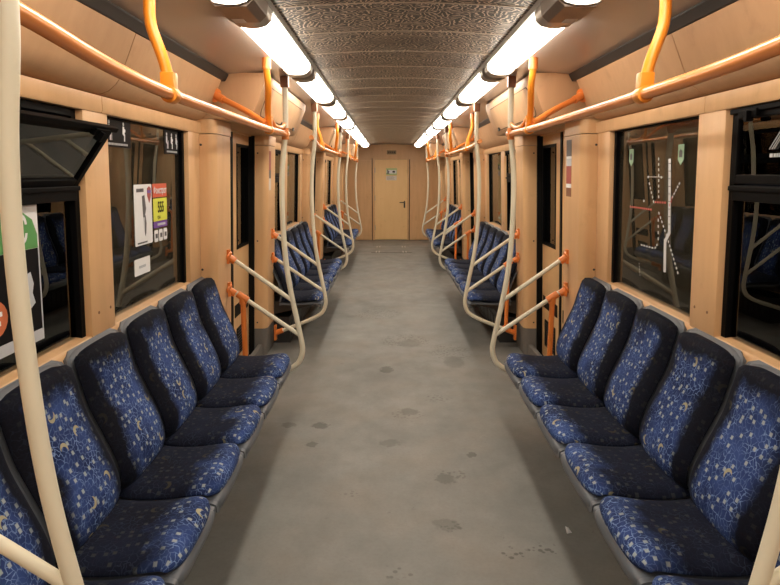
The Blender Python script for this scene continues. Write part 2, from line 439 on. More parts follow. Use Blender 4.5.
# ceiling: dark centre panels with thin cross joints, pale panels either side
def arch(x): return 2.252 - 0.022 * (x / 0.52) ** 2
m = MB(); xs = [-0.53 + 1.06 * i / 16 for i in range(17)]
m.prism([(x, arch(x)) for x in xs] + [(x, arch(x) + 0.03) for x in reversed(xs)], Y_BACK, Y_END)
ceil = structure(build(m, 'ceiling', M['ceiling'], smooth=True), 'dark brown ceiling covered in pale squiggles, lit along both edges', 'ceiling')
jm = simple('pale_joint_strip', (0.50, 0.41, 0.32), 0.35)
m = MB(); y = Y_BACK + .2
while y < Y_END:
    if y > 0:
        m.prism([(x, arch(x) - 0.002) for x in xs] + [(x, arch(x) + 0.002) for x in reversed(xs)], y, y + 0.012)
    y += 0.5055
structure(build(m, 'joint_strips', jm, parent=ceil), None)
for s in (-1, 1):
    m = MB(); m.prism([(s * .655, 2.185), (s * 1.0, 2.155), (s * 1.30, 2.155), (s * 1.30, 2.19), (s * .655, 2.22)], Y_BACK, Y_END)
    structure(build(m, 'trim_1' if s < 0 else 'trim_2', M['ceil_side']), 'pale ceiling panel between the %s lamps and the wall' % SIDE[s], 'ceiling panel')
    m = MB(); m.prism([(s * 1.0, 2.116), (s * .98, 2.150), (s * .98, 2.160), (s * 1.06, 2.158), (s * 1.06, 2.116)], Y_BACK, Y_END)
    structure(build(m, 'trim_3' if s < 0 else 'trim_4', simple('dark_slot', (.022, .02, .018), .5, 0, .3)), 'dark air slot running above the %s cove' % SIDE[s], 'trim')
    # lamp channel
    m = MB(); m.prism([(s * .499, 2.208), (s * .497, 2.28), (s * .70, 2.28), (s * .70, 2.192), (s * .662, 2.188), (s * .655, 2.21), (s * .507, 2.23), (s * .505, 2.206)], Y_BACK, Y_END)
    structure(build(m, 'trim_5' if s < 0 else 'trim_6', M['steel']), 'metal channel that carries the %s lamps' % SIDE[s], 'trim')
    # side wall: outer skin parts below, between and above the windows
    w = MB()
    for kk in (-1, 0, 1, 2):
        a, b = max(Y_BACK, C0 + PERIOD * kk - 1.25), C0 + PERIOD * kk + 1.25
        wall_box(w, s, 1.225, 1.31, a, b, 0.0, 0.93)
        wall_box(w, s, 1.215, 1.31, a, b, 1.835, 1.895)
        if kk < 0: wall_box(w, s, 1.225, 1.31, a, b, 0.93, 1.835)
    wall_box(w, s, 1.24, 1.31, Y_BACK, Y_END, 1.895, 2.19)
    wall_box(w, s, 1.225, 1.31, C0 + PERIOD * 3 - 1.25, Y_END, 0.0, 1.895)
    lr = structure(build(w, 'wall_' + SIDE[s], M['beige'], bevel=0.004), 'beige panelled %s wall of the carriage' % SIDE[s], 'wall')
WIN = [(-1.10, -0.205), (0.01, 1.035)]         # two windows of a seat bay, measured from its centre
win_n = [0]; trim_n = [6]; door_n = [0]
def trim(mb, mat, label, bevel=0.0, smooth=False):
    trim_n[0] += 1
    return structure(build(mb, 'trim_%d' % trim_n[0], mat, bevel=bevel, smooth=smooth), label, 'trim')
BAYN = {-1: 'behind the camera', 0: 'in the nearest seat bay', 1: 'in the second seat bay', 2: 'in the farthest seat bay'}
DOORN = {-1: 'beside the camera', 0: 'in the nearest doorway', 1: 'in the second doorway', 2: 'in the last doorway by the end wall'}

def window(s, c, k, wi, hopper=None):
    y0, y1 = c + WIN[wi][0], c + WIN[wi][1]
    win_n[0] += 1
    side = SIDE[s]
    root = thing('window_%d' % win_n[0], (s * 1.24, (y0 + y1) / 2, 0.97), '%s dark window on the %s wall %s' % (['nearer', 'farther'][wi], side, BAYN[k]), 'window', kind='structure')
    fm = MB(); z0, z1, b = 0.93, 1.832, 0.035
    tb = .035 if hopper else .014
    for a in ((y0, y0 + b, z0, z1), (y1 - b, y1, z0, z1), (y0 + b, y1 - b, z0, z0 + b), (y0 + b, y1 - b, z1 - tb, z1)):
        wall_box(fm, s, 1.222, 1.262, *a)
    top = z1 - tb
    if hopper:
        wall_box(fm, s, 1.214, 1.262, y0 + b, y1 - b, 1.50, 1.555)
        wall_box(fm, s, 1.206, 1.225, y0 + b * .6, y1 - b * .6, 1.535, 1.552)
        top = 1.50
    f = structure(build(fm, 'window_frame', M['black_frame'], parent=root, bevel=0.003))
    pm = MB(); wall_box(pm, s, 1.243, 1.248, y0 + b - .004, y1 - b + .004, z0 + b - .004, top + .004)
    structure(build(pm, 'window_pane', M['glass_dusty' if wi else 'glass'], parent=root))
    if hopper:
        # opening upper sash, hinged along its lower edge
        ang = math.radians(35) if hopper == 'open' else 0.0
        hinge = Vector((wx(s, 1.236, 1.56), 0, 1.56)); h = top_h = 0.255
        def hp(mb, dy0, dy1, h0, h1, t0, t1):
            vs = []
            for t in (t0, t1):
                for yy in (dy0, dy1):
                    for hh in (h0, h1):
                        d = -s
                        px = hinge.x + d * (math.sin(ang + .04) * hh + math.cos(ang) * t)
                        pz = hinge.z + math.cos(ang) * hh - math.sin(ang) * t
                        vs.append((px, yy, pz))
            mb.add(vs, [(0, 1, 3, 2), (4, 6, 7, 5), (0, 4, 5, 1), (2, 3, 7, 6), (0, 2, 6, 4), (1, 5, 7, 3)])
        sm = MB(); a, bb = y0 + b * .7, y1 - b * .7
        w_ = 0.032
        for q in ((a, a + w_, 0, h), (bb - w_, bb, 0, h), (a + w_, bb - w_, 0, w_), (a + w_, bb - w_, h - w_, h)): hp(sm, q[0], q[1], q[2], q[3], 0, 0.022)
        hp(sm, a - .008, bb + .008, h - .012, h + .006, 0.015, 0.034)
        sash = structure(build(sm, 'hopper_sash', M['black_frame'], parent=root, bevel=0.003))
        gm = MB(); hp(gm, a + w_ - .004, bb - w_ + .004, w_ - .004, h - w_ + .004, 0.008, 0.013)
        structure(build(gm, 'sash_pane', M['glass'], parent=sash))
        lm = MB()
        hp(lm, bb - .17, bb - .06, h - .03, h - .004, 0.022, 0.04); hp(lm, bb - .14, bb - .12, h - .045, h - .01, 0.03, 0.055)
        structure(build(lm, 'latch', M['black_frame'], parent=sash, bevel=0.002))
    return root

def pillar(s, y0, y1, label, sub=None):
    """boxed column beside a doorway: rounded aisle face, separate cap, screws"""
    m = MB(); f = 1.105
    def prof(e=0.0, fd=f):
        pts = []
        r = 0.05
        for i in range(7):
            a = math.pi / 2 * i / 6
            pts.append((fd + r - r * math.sin(a), y0 + e + r - r * math.cos(a)))
        for i in range(7):
            a = math.pi / 2 * i / 6
            pts.append((fd + r - r * math.cos(a), y1 - e - r + r * math.sin(a)))
        return pts
    def col(mb, z0, z1, e=0.0, fd=f):
        P = [(1.305, y0 + e)] + prof(e, fd)[0:7] + prof(e, fd)[7:] + [(1.305, y1 - e)]
        # order: wall near, near-face corner arc, aisle face, far arc, wall far
        near = [(fd + 0.05 - 0.05 * math.sin(a), y0 + e + 0.05 - 0.05 * math.cos(a)) for a in [math.pi / 2 * i / 6 for i in range(7)]]
        far = [(fd + 0.05 - 0.05 * math.cos(a), y1 - e - 0.05 + 0.05 * math.sin(a)) for a in [math.pi / 2 * i / 6 for i in range(7)]]
        P = [(1.305, y0 + e)] + near + far + [(1.305, y1 - e)]
        n = len(P)
        vs = [(wx(s, d, z0), y, z0) for d, y in P] + [(wx(s, d, z1), y, z1) for d, y in P]
        fs = [tuple(range(n)), tuple(range(2 * n - 1, n - 1, -1))] + [(i, (i + 1) % n, n + (i + 1) % n, n + i) for i in range(n)]
        mb.add(vs, fs)
    col(m, 0.245, 1.822); 
    p = trim(m, M['beige'], label, smooth=True)
    m2 = MB(); col(m2, 1.826, 1.905, -0.002, f - .004); structure(build(m2, 'pillar_cap', M['beige'], parent=p, smooth=True))
    m3 = MB(); col(m3, 0.0, 0.243, 0.0, f + .004); structure(build(m3, 'kick_box', M['base_grey'], parent=p, smooth=True))
    m4 = MB()
    for z in (0.30, 1.02, 1.76):
        for (yy) in (y0,):
            d = 1.19
            m4.tube([(wx(s, d, z), yy - .004, z), (wx(s, d, z), yy + .004, z)], 0.007, 8)
    structure(build(m4, 'screws', M['dark_metal'], parent=p))
    return p

for k in (-1, 0, 1, 2):
    c = C0 + PERIOD * k
    for s in (-1, 1):
        side = SIDE[s]
        ya = max(c - 1.25, Y_BACK)
        if k >= 0:
            # sill ledge
            m = MB(); m.prism([(s * 1.26, .90), (s * 1.215, .90), (s * 1.197, .915), (s * 1.195, .965), (s * 1.205, .978), (s * 1.25, .985)], c - 1.25, c + 1.25)
            trim(m, M['beige'], 'beige sill ledge under the %s windows %s' % (side, BAYN[k]), smooth=True)
            # posts beside and between the windows
            for nm, (a, b) in (('near', (c - 1.25, c + WIN[0][0])), ('middle', (c + WIN[0][1], c + WIN[1][0])), ('far', (c + WIN[1][1], c + 1.25))):
                m = MB(); wall_box(m, s, 1.196, 1.27, a + .001, b - .001, 0.965, 1.84)
                p = trim(m, M['beige'], 'beige %s post of the %s windows %s' % (nm, side, BAYN[k]), bevel=0.014, smooth=True)
                if nm == 'middle':
                    m2 = MB()
                    for yy in (a + .06, b - .05):
                        m2.tube([(wx(s, 1.1945, 1.06), yy, 1.06), (wx(s, 1.20, 1.06), yy, 1.06)], 0.006, 8)
                    structure(build(m2, 'screws', M['brown'], parent=p))
            # lintel ledge
            m = MB(); m.prism([(s * 1.16, 1.824), (s * 1.154, 1.832), (s * 1.152, 1.886), (s * 1.22, 1.90), (s * 1.22, 1.824)], c - 1.25, c - .06 - .002)
            m.prism([(s * 1.16, 1.824), (s * 1.154, 1.832), (s * 1.152, 1.886), (s * 1.22, 1.90), (s * 1.22, 1.824)], c - .06 + .002, c + 1.25)
            trim(m, M['beige'], 'beige lintel ledge over the %s windows %s' % (side, BAYN[k]), smooth=True)
            for wi in (0, 1):
                hop = None
                if wi == 0: hop = 'open' if (s < 0 and k == 0) else 'shut'
                window(s, c, k, wi, hop)
        # cove above the windows
        m = MB()
        prof = [(1.20, 1.893), (1.16, 1.893), (1.125, 1.905), (1.095, 1.93), (1.075, 1.955), (1.005, 2.113), (1.03, 2.125), (1.20, 2.125)]
        pf = [(s * d, z) for d, z in prof]
        m.prism(pf, ya, c - .06 - .003); m.prism(pf, c - .06 + .003, c + 1.18)
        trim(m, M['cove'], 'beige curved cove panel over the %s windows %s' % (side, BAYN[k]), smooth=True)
        # ---------------- doorway between this bay and the next
        d0, d1 = c + 1.65, c + 2.90
        pl = {-1: 'beside the camera'}.get(k, '')
        pillar(s, c + 1.25, d0, 'beige pillar on the near side of the %s door %s' % (side, DOORN[k]))
        pillar(s, d1, d1 + .40, 'beige pillar on the far side of the %s door %s' % (side, DOORN[k]))
        # header box over the doorway with a hatch
        ye = min(c + 3.05, Y_END - .002)
        m = MB(); m.prism([(s * .765, 2.165), (s * .77, 2.12), (s * .845, 1.935), (s * .875, 1.907), (s * 1.30, 1.907), (s * 1.30, 2.165)], c + 1.25, ye)
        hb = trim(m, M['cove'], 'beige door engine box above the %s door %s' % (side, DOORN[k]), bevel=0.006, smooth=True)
        def face_pt(t, y, off): # t 0..1 down the sloping face
            dx, dz = .845 - .77, 1.935 - 2.12
            n = Vector((dz, -dx)).normalized()     # points to the aisle and down
            return (s * (.77 + dx * t + n.x * off), y, 2.12 + dz * t + n.y * off)
        hm = MB(); ya2, yb2 = c + 1.42, ye - .17
        def rrect(g):
            P = []
            for cy, ct, a0 in ((yb2 + g - .05, .97 + g * 4 - .2, 0), (ya2 - g + .05, .97 + g * 4 - .2, 90), (ya2 - g + .05, .08 - g * 4 + .2, 180), (yb2 + g - .05, .08 - g * 4 + .2, 270)):
                for i in range(6):
                    an = math.radians(a0 + 18 * i); P.append((cy + .05 * math.cos(an), ct + .2 * math.sin(an)))
            return P
        Q = rrect(0)
        n = len(Q)
        hm.add([face_pt(t, y, .0003) for y, t in Q] + [face_pt(t, y, .004) for y, t in Q], [tuple(range(n)), tuple(range(2 * n - 1, n - 1, -1))] + [(i, (i + 1) % n, n + (i + 1) % n, n + i) for i in range(n)])
        structure(build(hm, 'hatch', M['cove'], parent=hb))
        gm = MB(); Q2 = rrect(.006)
        gm.add([face_pt(t, y, -.001) for y, t in Q2] + [face_pt(t, y, .0012) for y, t in Q2], [tuple(range(n)), tuple(range(2 * n - 1, n - 1, -1))] + [(i, (i + 1) % n, n + (i + 1) % n, n + i) for i in range(n)])
        structure(build(gm, 'hatch_seam', M['seam'], parent=hb))
        for yy in (c + 1.62, c + 2.15, c + 2.7):
            lm = MB(); q0 = face_pt(.93, yy, .007); q1 = face_pt(.93, yy, .02)
            lm.tube([q0, q1], .012, 8); lm.box(min(q1[0], q1[0] + s * .012), max(q1[0], q1[0] + s * .012), yy - .022, yy + .022, q1[2] - .012, q1[2] + .006)
            structure(build(lm, 'latch', M['dark_metal'], parent=hb))
        # door leaves
        mid = (d0 + d1) / 2
        for li, (a, b) in enumerate(((d0 + .004, mid - .012), (mid + .012, d1 - .004))):
            door_n[0] += 1
            root = thing('door_%d' % door_n[0], (s * 1.27, (a + b) / 2, 0), '%s sliding door leaf on the %s %s' % (['nearer', 'farther'][li], side, DOORN[k]), 'door', kind='structure')
            lf = MB(); wz0, wz1, wa, wb = 1.0, 1.82, a + .03, b - .15
            if li: wa, wb = a + .15, b - .03
            for q in ((a, wa, .02, 1.90), (wb, b, .02, 1.90), (wa, wb, .02, wz0), (wa, wb, wz1, 1.90)): wall_box(lf, s, 1.262, 1.295, *q)
            structure(build(lf, 'leaf', M['door'], parent=root))
            fr = MB(); e = .022
            for q in ((wa, wa + e, wz0, wz1), (wb - e, wb, wz0, wz1), (wa, wb, wz0, wz0 + e), (wa, wb, wz1 - e, wz1)): wall_box(fr, s, 1.256, 1.285, *q)
            structure(build(fr, 'window_frame', M['black_frame'], parent=root, bevel=.003))
            pm = MB(); wall_box(pm, s, 1.272, 1.276, wa + .01, wb - .01, wz0 + .01, wz1 - .01)
            structure(build(pm, 'window_pane', M['glass'], parent=root))
            gm = MB(); wall_box(gm, s, 1.258, 1.264, a + .08, b - .06, .46, .56)
            structure(build(gm, 'slot', M['black'], parent=root))
            gm = MB(); wall_box(gm, s, 1.258, 1.264, a + .14, b - .12, .13, .36)
            structure(build(gm, 'grille', M['black'], parent=root))
            gm = MB()
            for i in range(9): wall_box(gm, s, 1.255, 1.261, a + .15, b - .13, .14 + i * .024, .146 + i * .024)
            structure(build(gm, 'grille_slats', M['dark_metal'], parent=root))
            sm = MB(); wall_box(sm, s, 1.254, 1.298, (b if not li else a) - .012, (b if not li else a) + .012, .02, 1.90)
            structure(build(sm, 'edge_seal', M['black'], parent=root))
        # dark slots where the leaves vanish into the pillars
        m = MB()
        for (a, b) in ((d0 - .0, d0 + .022), (d1 - .022, d1)):
            wall_box(m, s, 1.215, 1.262, a, b, 0, 1.90)
        trim(m, M['black'], 'black rubber slots edging the %s door %s' % (side, DOORN[k]))
        m = MB(); m.box(min(s * 1.20, s * 1.295), max(s * 1.20, s * 1.295), d0, d1, 0, .012)
        trim(m, M['steel'], 'metal threshold of the %s door %s' % (side, DOORN[k]))
# end wall with door
EY = Y_END
m = MB()
m.box(-1.3, -.40, EY, EY + .06, 0, 2.3); m.box(.375, 1.3, EY, EY + .06, 0, 2.3); m.box(-.40, .375, EY, EY + .06, 1.91, 2.3)
we = structure(build(m, 'wall_end', M['end_wall']), 'beige laminate end wall of the carriage around its door', 'wall')
for sx in (-1, .93):
    m = MB(); m.box(min(sx * .45, sx * .465), max(sx * .45, sx * .465), EY - .012, EY, 0, 1.93); structure(build(m, 'panel_seam', M['seam'], parent=we))
    m = MB(); m.box(min(sx * .40, sx * .445), max(sx * .40, sx * .445), EY - .02, EY, 0, 1.93); structure(build(m, 'door_jamb', M['end_wall'], parent=we, bevel=.003))
    m = MB(); m.box(min(sx * .48, sx * 1.05), max(sx * .48, sx * 1.05), EY - .022, EY, 0.015, 1.885); structure(build(m, 'side_panel', M['end_wall'], parent=we, bevel=.004))
m = MB(); m.box(-.445, .445, EY - .02, EY, 1.905, 1.94); structure(build(m, 'door_lintel', M['end_wall'], parent=we, bevel=.003))
dr = thing('door_%d' % (door_n[0] + 1), (0, EY, 0), 'pale yellow hinged door in the far end wall', 'door', kind='structure')
m = MB(); m.box(-.397, .372, EY - .004, EY + .04, .012, 1.902); structure(build(m, 'leaf', M['end_door'], parent=dr, bevel=.003))
for z in (.3, 1.0, 1.65):
    m = MB(); m.tube([(-.395, EY - .012, z - .06), (-.395, EY - .012, z + .06)], .011, 10); structure(build(m, 'hinge', M['steel'], parent=dr, smooth=True))
m = MB(); m.box(.29, .325, EY - .012, EY - .003, .77, .93); m.tube([(.307, EY - .01, .90), (.307, EY - .05, .90), (.19, EY - .05, .90)], .011, 10)
structure(build(m, 'handle', M['dark_metal'], parent=dr))
m = MB(); m.box(-1.3, 1.3, Y_BACK - .06, Y_BACK, 0, 2.3)
structure(build(m, 'wall_rear', M['end_wall']), 'beige wall closing the carriage behind the camera', 'wall')
for s in (-1, 1):
    m = MB(); m.box(min(s * 1.18, s * 1.222), max(s * 1.18, s * 1.222), Y_BACK, C0 + PERIOD * 2 + 1.25, 0, .10)
    structure(build(m, 'baseboard_' + SIDE[s], M['base_grey'], bevel=.01), 'grey turned-up floor edge along the %s wall' % SIDE[s], 'baseboard')

# ================================================================== CEILING LAMPS
def lamp(s, y0, y1, label):
    root = thing('ceiling_lamp', (s * .58, (y0 + y1) / 2, 2.205), label, 'lamp', 'ceiling lamps in the %s strip' % SIDE[s])
    m = MB(); prof = [(.508, 2.220), (.509, 2.198), (.514, 2.176), (.53, 2.160), (.56, 2.152), (.60, 2.152), (.632, 2.158), (.65, 2.172), (.656, 2.186), (.64, 2.205)]
    m.prism([(s * d, z) for d, z in prof], y0 + .045, y1 - .045)
    build(m, 'diffuser', M['diffuser'], parent=root, smooth=True)
    for a, b in ((y0 - .065, y0 + .045), (y1 - .045, y1 + .065)):
        m = MB(); pe = [(.499, 2.234), (.503, 2.200), (.508, 2.172), (.528, 2.154), (.56, 2.146), (.60, 2.146), (.636, 2.152), (.656, 2.170), (.662, 2.190), (.64, 2.208)]
        m.prism([(s * d, z) for d, z in pe], a, b); build(m, 'end_cap', M['steel'], parent=root, smooth=True)
LP = PERIOD / 3
for s in (-1, 1):
    for i in range(-3, 8):
        y0 = 2.57 + LP * i; y1 = y0 + 1.29
        if i == -1: y1 -= .045
        if y0 < Y_BACK + .1: continue
        if i < 0: lab = 'glowing lamp in the %s ceiling strip, %s' % (SIDE[s], {-1: 'cut by the top edge of the photo', -2: 'just behind the camera', -3: 'at the rear'}[i])
        else: lab = 'glowing lamp in the %s ceiling strip, %s whole one from the camera' % (SIDE[s], ORD[i])
        lamp(s, y0, y1, lab)
    # dark speaker grille piece in the wide gap between the first two lamps
    root = thing('speaker_grille', (s * .58, 2.37, 2.2), 'brown-grey metal box with grille between the first two lamps of the %s strip' % SIDE[s], 'grille')
    m = MB(); m.prism([(s * .497, 2.21), (s * .505, 2.165), (s * .53, 2.142), (s * .635, 2.142), (s * .662, 2.168), (s * .664, 2.205)], 2.27, 2.50)
    build(m, 'housing', simple('warm_grey_housing', (.16, .12, .095), .35, .4), parent=root, bevel=.003)
    m = MB()
    for i in range(6): m.box(s * .60 - .022, s * .60 + .022, 2.44 + i * .01, 2.444 + i * .01, 2.1395, 2.1425)
    build(m, 'slats', M['white'], parent=root)

# ================================================================== SEATS
def prof_interp(P, t):
    L = [0]
    for i in range(1, len(P)): L.append(L[-1] + math.dist(P[i - 1], P[i]))
    d = t * L[-1]
    for i in range(1, len(P)):
        if d <= L[i] + 1e-9:
            q = (d - L[i - 1]) / (L[i] - L[i - 1]); return (P[i - 1][0] + (P[i][0] - P[i - 1][0]) * q, P[i - 1][1] + (P[i][1] - P[i - 1][1]) * q), L[-1]
    return P[-1], L[-1]
def catmull2(P, n=6):
    Q = smooth_path([(a, b, 0) for a, b in P], step=0.02); return [(q.x, q.y) for q in Q]
# side profiles: (distance from wall, height)
BACK = catmull2([(.215, .455), (.224, .515), (.210, .59), (.170, .69), (.128, .79), (.106, .88), (.088, .955), (.064, .982)])
PAN = catmull2([(.175, .472), (.26, .462), (.36, .464), (.45, .476), (.497, .480), (.526, .465), (.538, .438), (.534, .412)])
HW = .212
def cushion(side, P, hw, thick, out_sign, corner, grow=0.0, nu=18, nv=26, uvs=True, crown=0.018):
    """soft slab following the side profile P; returns verts, faces, uv lists.  out_sign flips the outer normal"""
    vs = []; uv = []; sp = []
    tot = prof_interp(P, 1)[1]
    idx = {}
    for layer in (0, 1):
        for j in range(nv + 1):
            t = j / nv
            (d, z), L = prof_interp(P, t)
            (d2, z2), _ = prof_interp(P, min(1, t + .02)); (d1, z1), _ = prof_interp(P, max(0, t - .02))
            tx, tz = d2 - d1, z2 - z1; l = math.hypot(tx, tz); nx, nz = tz / l * out_sign, -tx / l * out_sign
            # plan outline: rounded at the free end
            w = hw + grow
            e = (1 - t) * L
            if e < corner: w = w - corner * .9 * (1 - math.sqrt(max(0, 1 - (1 - e / corner) ** 2)))
            e0 = t * L
            if e0 < .03: w -= .01 * (1 - e0 / .03)
            for i in range(nu + 1):
                a = -1 + 2 * i / nu; a = math.copysign(abs(a) ** .85, a)
                if layer == 0:
                    h = crown * (1 - a * a) - .026 * abs(a) ** 7 - .018 * max(0, (t - .93) / .07) ** 2
                    if t < .06: h -= .01 * (1 - t / .06)
                else:
                    h = -thick
                vs.append((d + nx * h, a * w, z + nz * h)); uv.append((a * w, t * L)); sp.append((a, t))
    W = nu + 1; H = nv + 1; fs = []
    for j in range(nv):
        for i in range(nu):
            q = j * W + i
            fs.append((q, q + 1, q + 1 + W, q + W)); fs.append(tuple(W * H + x for x in (q, q + W, q + 1 + W, q + 1)))
    for j in range(nv):
        for i in (0, nu):
            q = j * W + i; fs.append((q, q + W, q + W + W * H, q + W * H))
    for i in range(nu):
        for j in (0, nv):
            q = j * W + i; fs.append((q, q + 1, q + 1 + W * H, q + W * H))
    return vs, fs, uv, sp
WALLD = 1.22
def build_cushion(name, mat, parent, s, data):
    vs, fs, uv, sp = data
    me = bpy.data.meshes.new(name)
    me.from_pydata([(s * (WALLD - d) - s * 1.0, y, z) for d, y, z in vs], [], fs)
    l1 = me.uv_layers.new(name='metres'); l2 = me.uv_layers.new(name='span')
    for p in me.polygons:
        for li, vi in zip(p.loop_indices, p.vertices):
            l1.data[li].uv = uv[vi]; l2.data[li].uv = sp[vi]
    return finish(name, me, mat, parent, None, 0, True, 70)
def make_seat(s):
    root = thing('seat', (s * 1.0, 0, 0), 'x', 'seat', 'x')
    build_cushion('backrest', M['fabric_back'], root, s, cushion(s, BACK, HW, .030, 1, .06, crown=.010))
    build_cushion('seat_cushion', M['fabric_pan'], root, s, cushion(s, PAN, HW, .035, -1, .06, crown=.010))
    # shell: thin tray behind and below the cushions
    SB = catmull2([(.18, .42), (.192, .515), (.176, .59), (.136, .69), (.095, .79), (.073, .88), (.058, .95), (.038, .986)])
    build_cushion('back_shell', M['shell'], root, s, cushion(s, SB, HW + .012, .016, 1, .06, crown=.0))
    SP = catmull2([(.15, .425), (.26, .422), (.36, .424), (.45, .430), (.505, .430), (.537, .422), (.549, .404), (.543, .355)])
    build_cushion('seat_shell', M['shell'], root, s, cushion(s, SP, HW + .010, .012, -1, .05, crown=.0))
    for yy in (-.15, .15):
        m = MB(); m.add([(s * (WALLD - a) , yy + q, z) for q in (-.012, .012) for a, z in ((.0, .42), (.46, .42), (.46, .385), (.0, .28))], [(0, 1, 2, 3), (7, 6, 5, 4), (0, 4, 5, 1), (1, 5, 6, 2), (2, 6, 7, 3), (3, 7, 4, 0)])
        build(m, 'bracket', M['dark_metal'], parent=root, org=(s * 1.0, 0, 0))
    return root
seat0 = {s: make_seat(s) for s in (-1, 1)}
index_kids()
ROWN = ['nearest', 'middle', 'farthest']
PITCH = .456
for s in (-1, 1):
    first = True
    for k in range(3):
        for i in range(6):
            o = seat0[s] if first else copy_tree(seat0[s]); first = False
            o.location = (s * 1.0, C0 + PERIOD * k - .003 + (i - 2.5) * PITCH, 0)
            o['label'] = 'blue moon-patterned seat, %s from the camera in the %s row on the %s' % (ORD[i], ROWN[k], SIDE[s])
            o['group'] = 'patterned seats of the %s row on the %s' % (ROWN[k], SIDE[s])
# dark heater box under each row of seats
for s in (-1, 1):
    for k in range(3):
        c = C0 + PERIOD * k
        root = thing('heater_box', (s * 1.1, c, 0), 'dark box standing under the %s row of seats along the %s wall' % (ROWN[k], SIDE[s]), 'heater', 'heater boxes under the seats')
        m = MB(); m.box(min(s * 1.0, s * 1.178), max(s * 1.0, s * 1.178), c - 1.22, c + 1.22, 0, .25)
        build(m, 'casing', simple('dark_casing', (.03, .03, .03), .5), parent=root, bevel=.006)
        m = MB()
        for j in range(24):
            yy = c - 1.15 + j * .1; m.box(s * .997 - .003, s * .997 + .003, yy, yy + .06, .06, .19)
        build(m, 'louvres', M['dark_metal'], parent=root)

# ================================================================== STANCHIONS AND RAILS
def flange(mb, p, axis, r=.038, t=.016, tall=1.0):
    p = Vector(p); a = Vector(axis)
    mb.tube([p, p + a * t * .6, p + a * t], r, 16, [r, r, r * .8])
    mb.tube([p + a * t, p + a * (t + .045)], .0235, 14)
def make_stanchion(s, yoff, label, upright=True):
    """floor-to-lamp pole at a seat-row end; its foot bends back to the pillar; two bars slope out from the pillar"""
    root = thing('grab_pole', (s * 1.0, yoff, 0), label, 'pole', 'cream grab poles at the row ends')
    y = yoff
    X = lambda d: s * d
    P = smooth_path([(X(.700), y, 2.165), (X(.700), y, 2.05), (X(.705), y, 1.85), (X(.728), y, 1.65), (X(.738), y, 1.45), (X(.735), y, 1.20), (X(.722), y, 1.0), (X(.697), y, .82), (X(.660), y, .62), (X(.636), y, .49), (X(.633), y, .43), (X(.65), y, .37), (X(.69), y, .325), (X(.80), y, .268), (X(1.06), y, .165)], step=.025)
    m = MB(); m.tube(P, .0175, 14); build(m, 'pole', M['cream'], parent=root, smooth=True)
    for (z0, z1, dpole) in ((1.06, .775, .692), (.845, .54, .648)):
        a = Vector((X(1.085), y, z0)); b = Vector((X(dpole), y, z1))
        m = MB(); m.tube([a, b], .0145, 12); build(m, 'crossbar', M['cream'], parent=root, smooth=True)
        m = MB(); flange(m, (X(1.106 - LEAN * (z0 - 1)), y, z0 + .008), (b - a).normalized()); 
        m.box(min(X(1.088), X(1.105)), max(X(1.088), X(1.105)), y - .024, y + .024, z0 - .04, z0 + .05)
        build(m, 'wall_flange', M['orange'], parent=root, smooth=True)
    m = MB(); m.box(min(X(1.09), X(1.108)), max(X(1.09), X(1.108)), y - .03, y + .03, .09, .225)
    m.tube([(X(1.10), y, .152), (X(1.03), y, .178)], .0235, 14); build(m, 'foot_flange', M['orange'], parent=root, smooth=True)
    if upright:
        m = MB(); dv = 1.015
        zt = .845 - (1.085 - dv) / (1.085 - .648) * .305
        m.tube([(X(dv), y, zt + .01), (X(dv), y, .19)], .0175, 12)
        build(m, 'upright', M['orange'], parent=root, smooth=True)
        m = MB(); u = Vector((X(1.085) - X(.648), 0, .305)).normalized(); q = Vector((X(dv), y, zt))
        m.tube([q - u * .04, q + u * .04], .024, 14); m.tube([q, q - Vector((0, 0, .045))], .024, 14)
        build(m, 'tee_clamp', M['orange'], parent=root, smooth=True)
        q2 = Vector((X(dv), y, .187)); u2 = Vector((X(1.06) - X(.80), 0, .165 - .268)).normalized()
        m = MB(); m.tube([q2 - u2 * .035, q2 + u2 * .035], .024, 14)
        build(m, 'foot_clamp', M['orange'], parent=root, smooth=True)
    m = MB(); m.box(X(.70) - .024, X(.70) + .024, y - .024, y + .024, 2.115, 2.186)
    build(m, 'ceiling_bracket', M['brown'], parent=root, bevel=.004)
    return root
RZ = 1.835
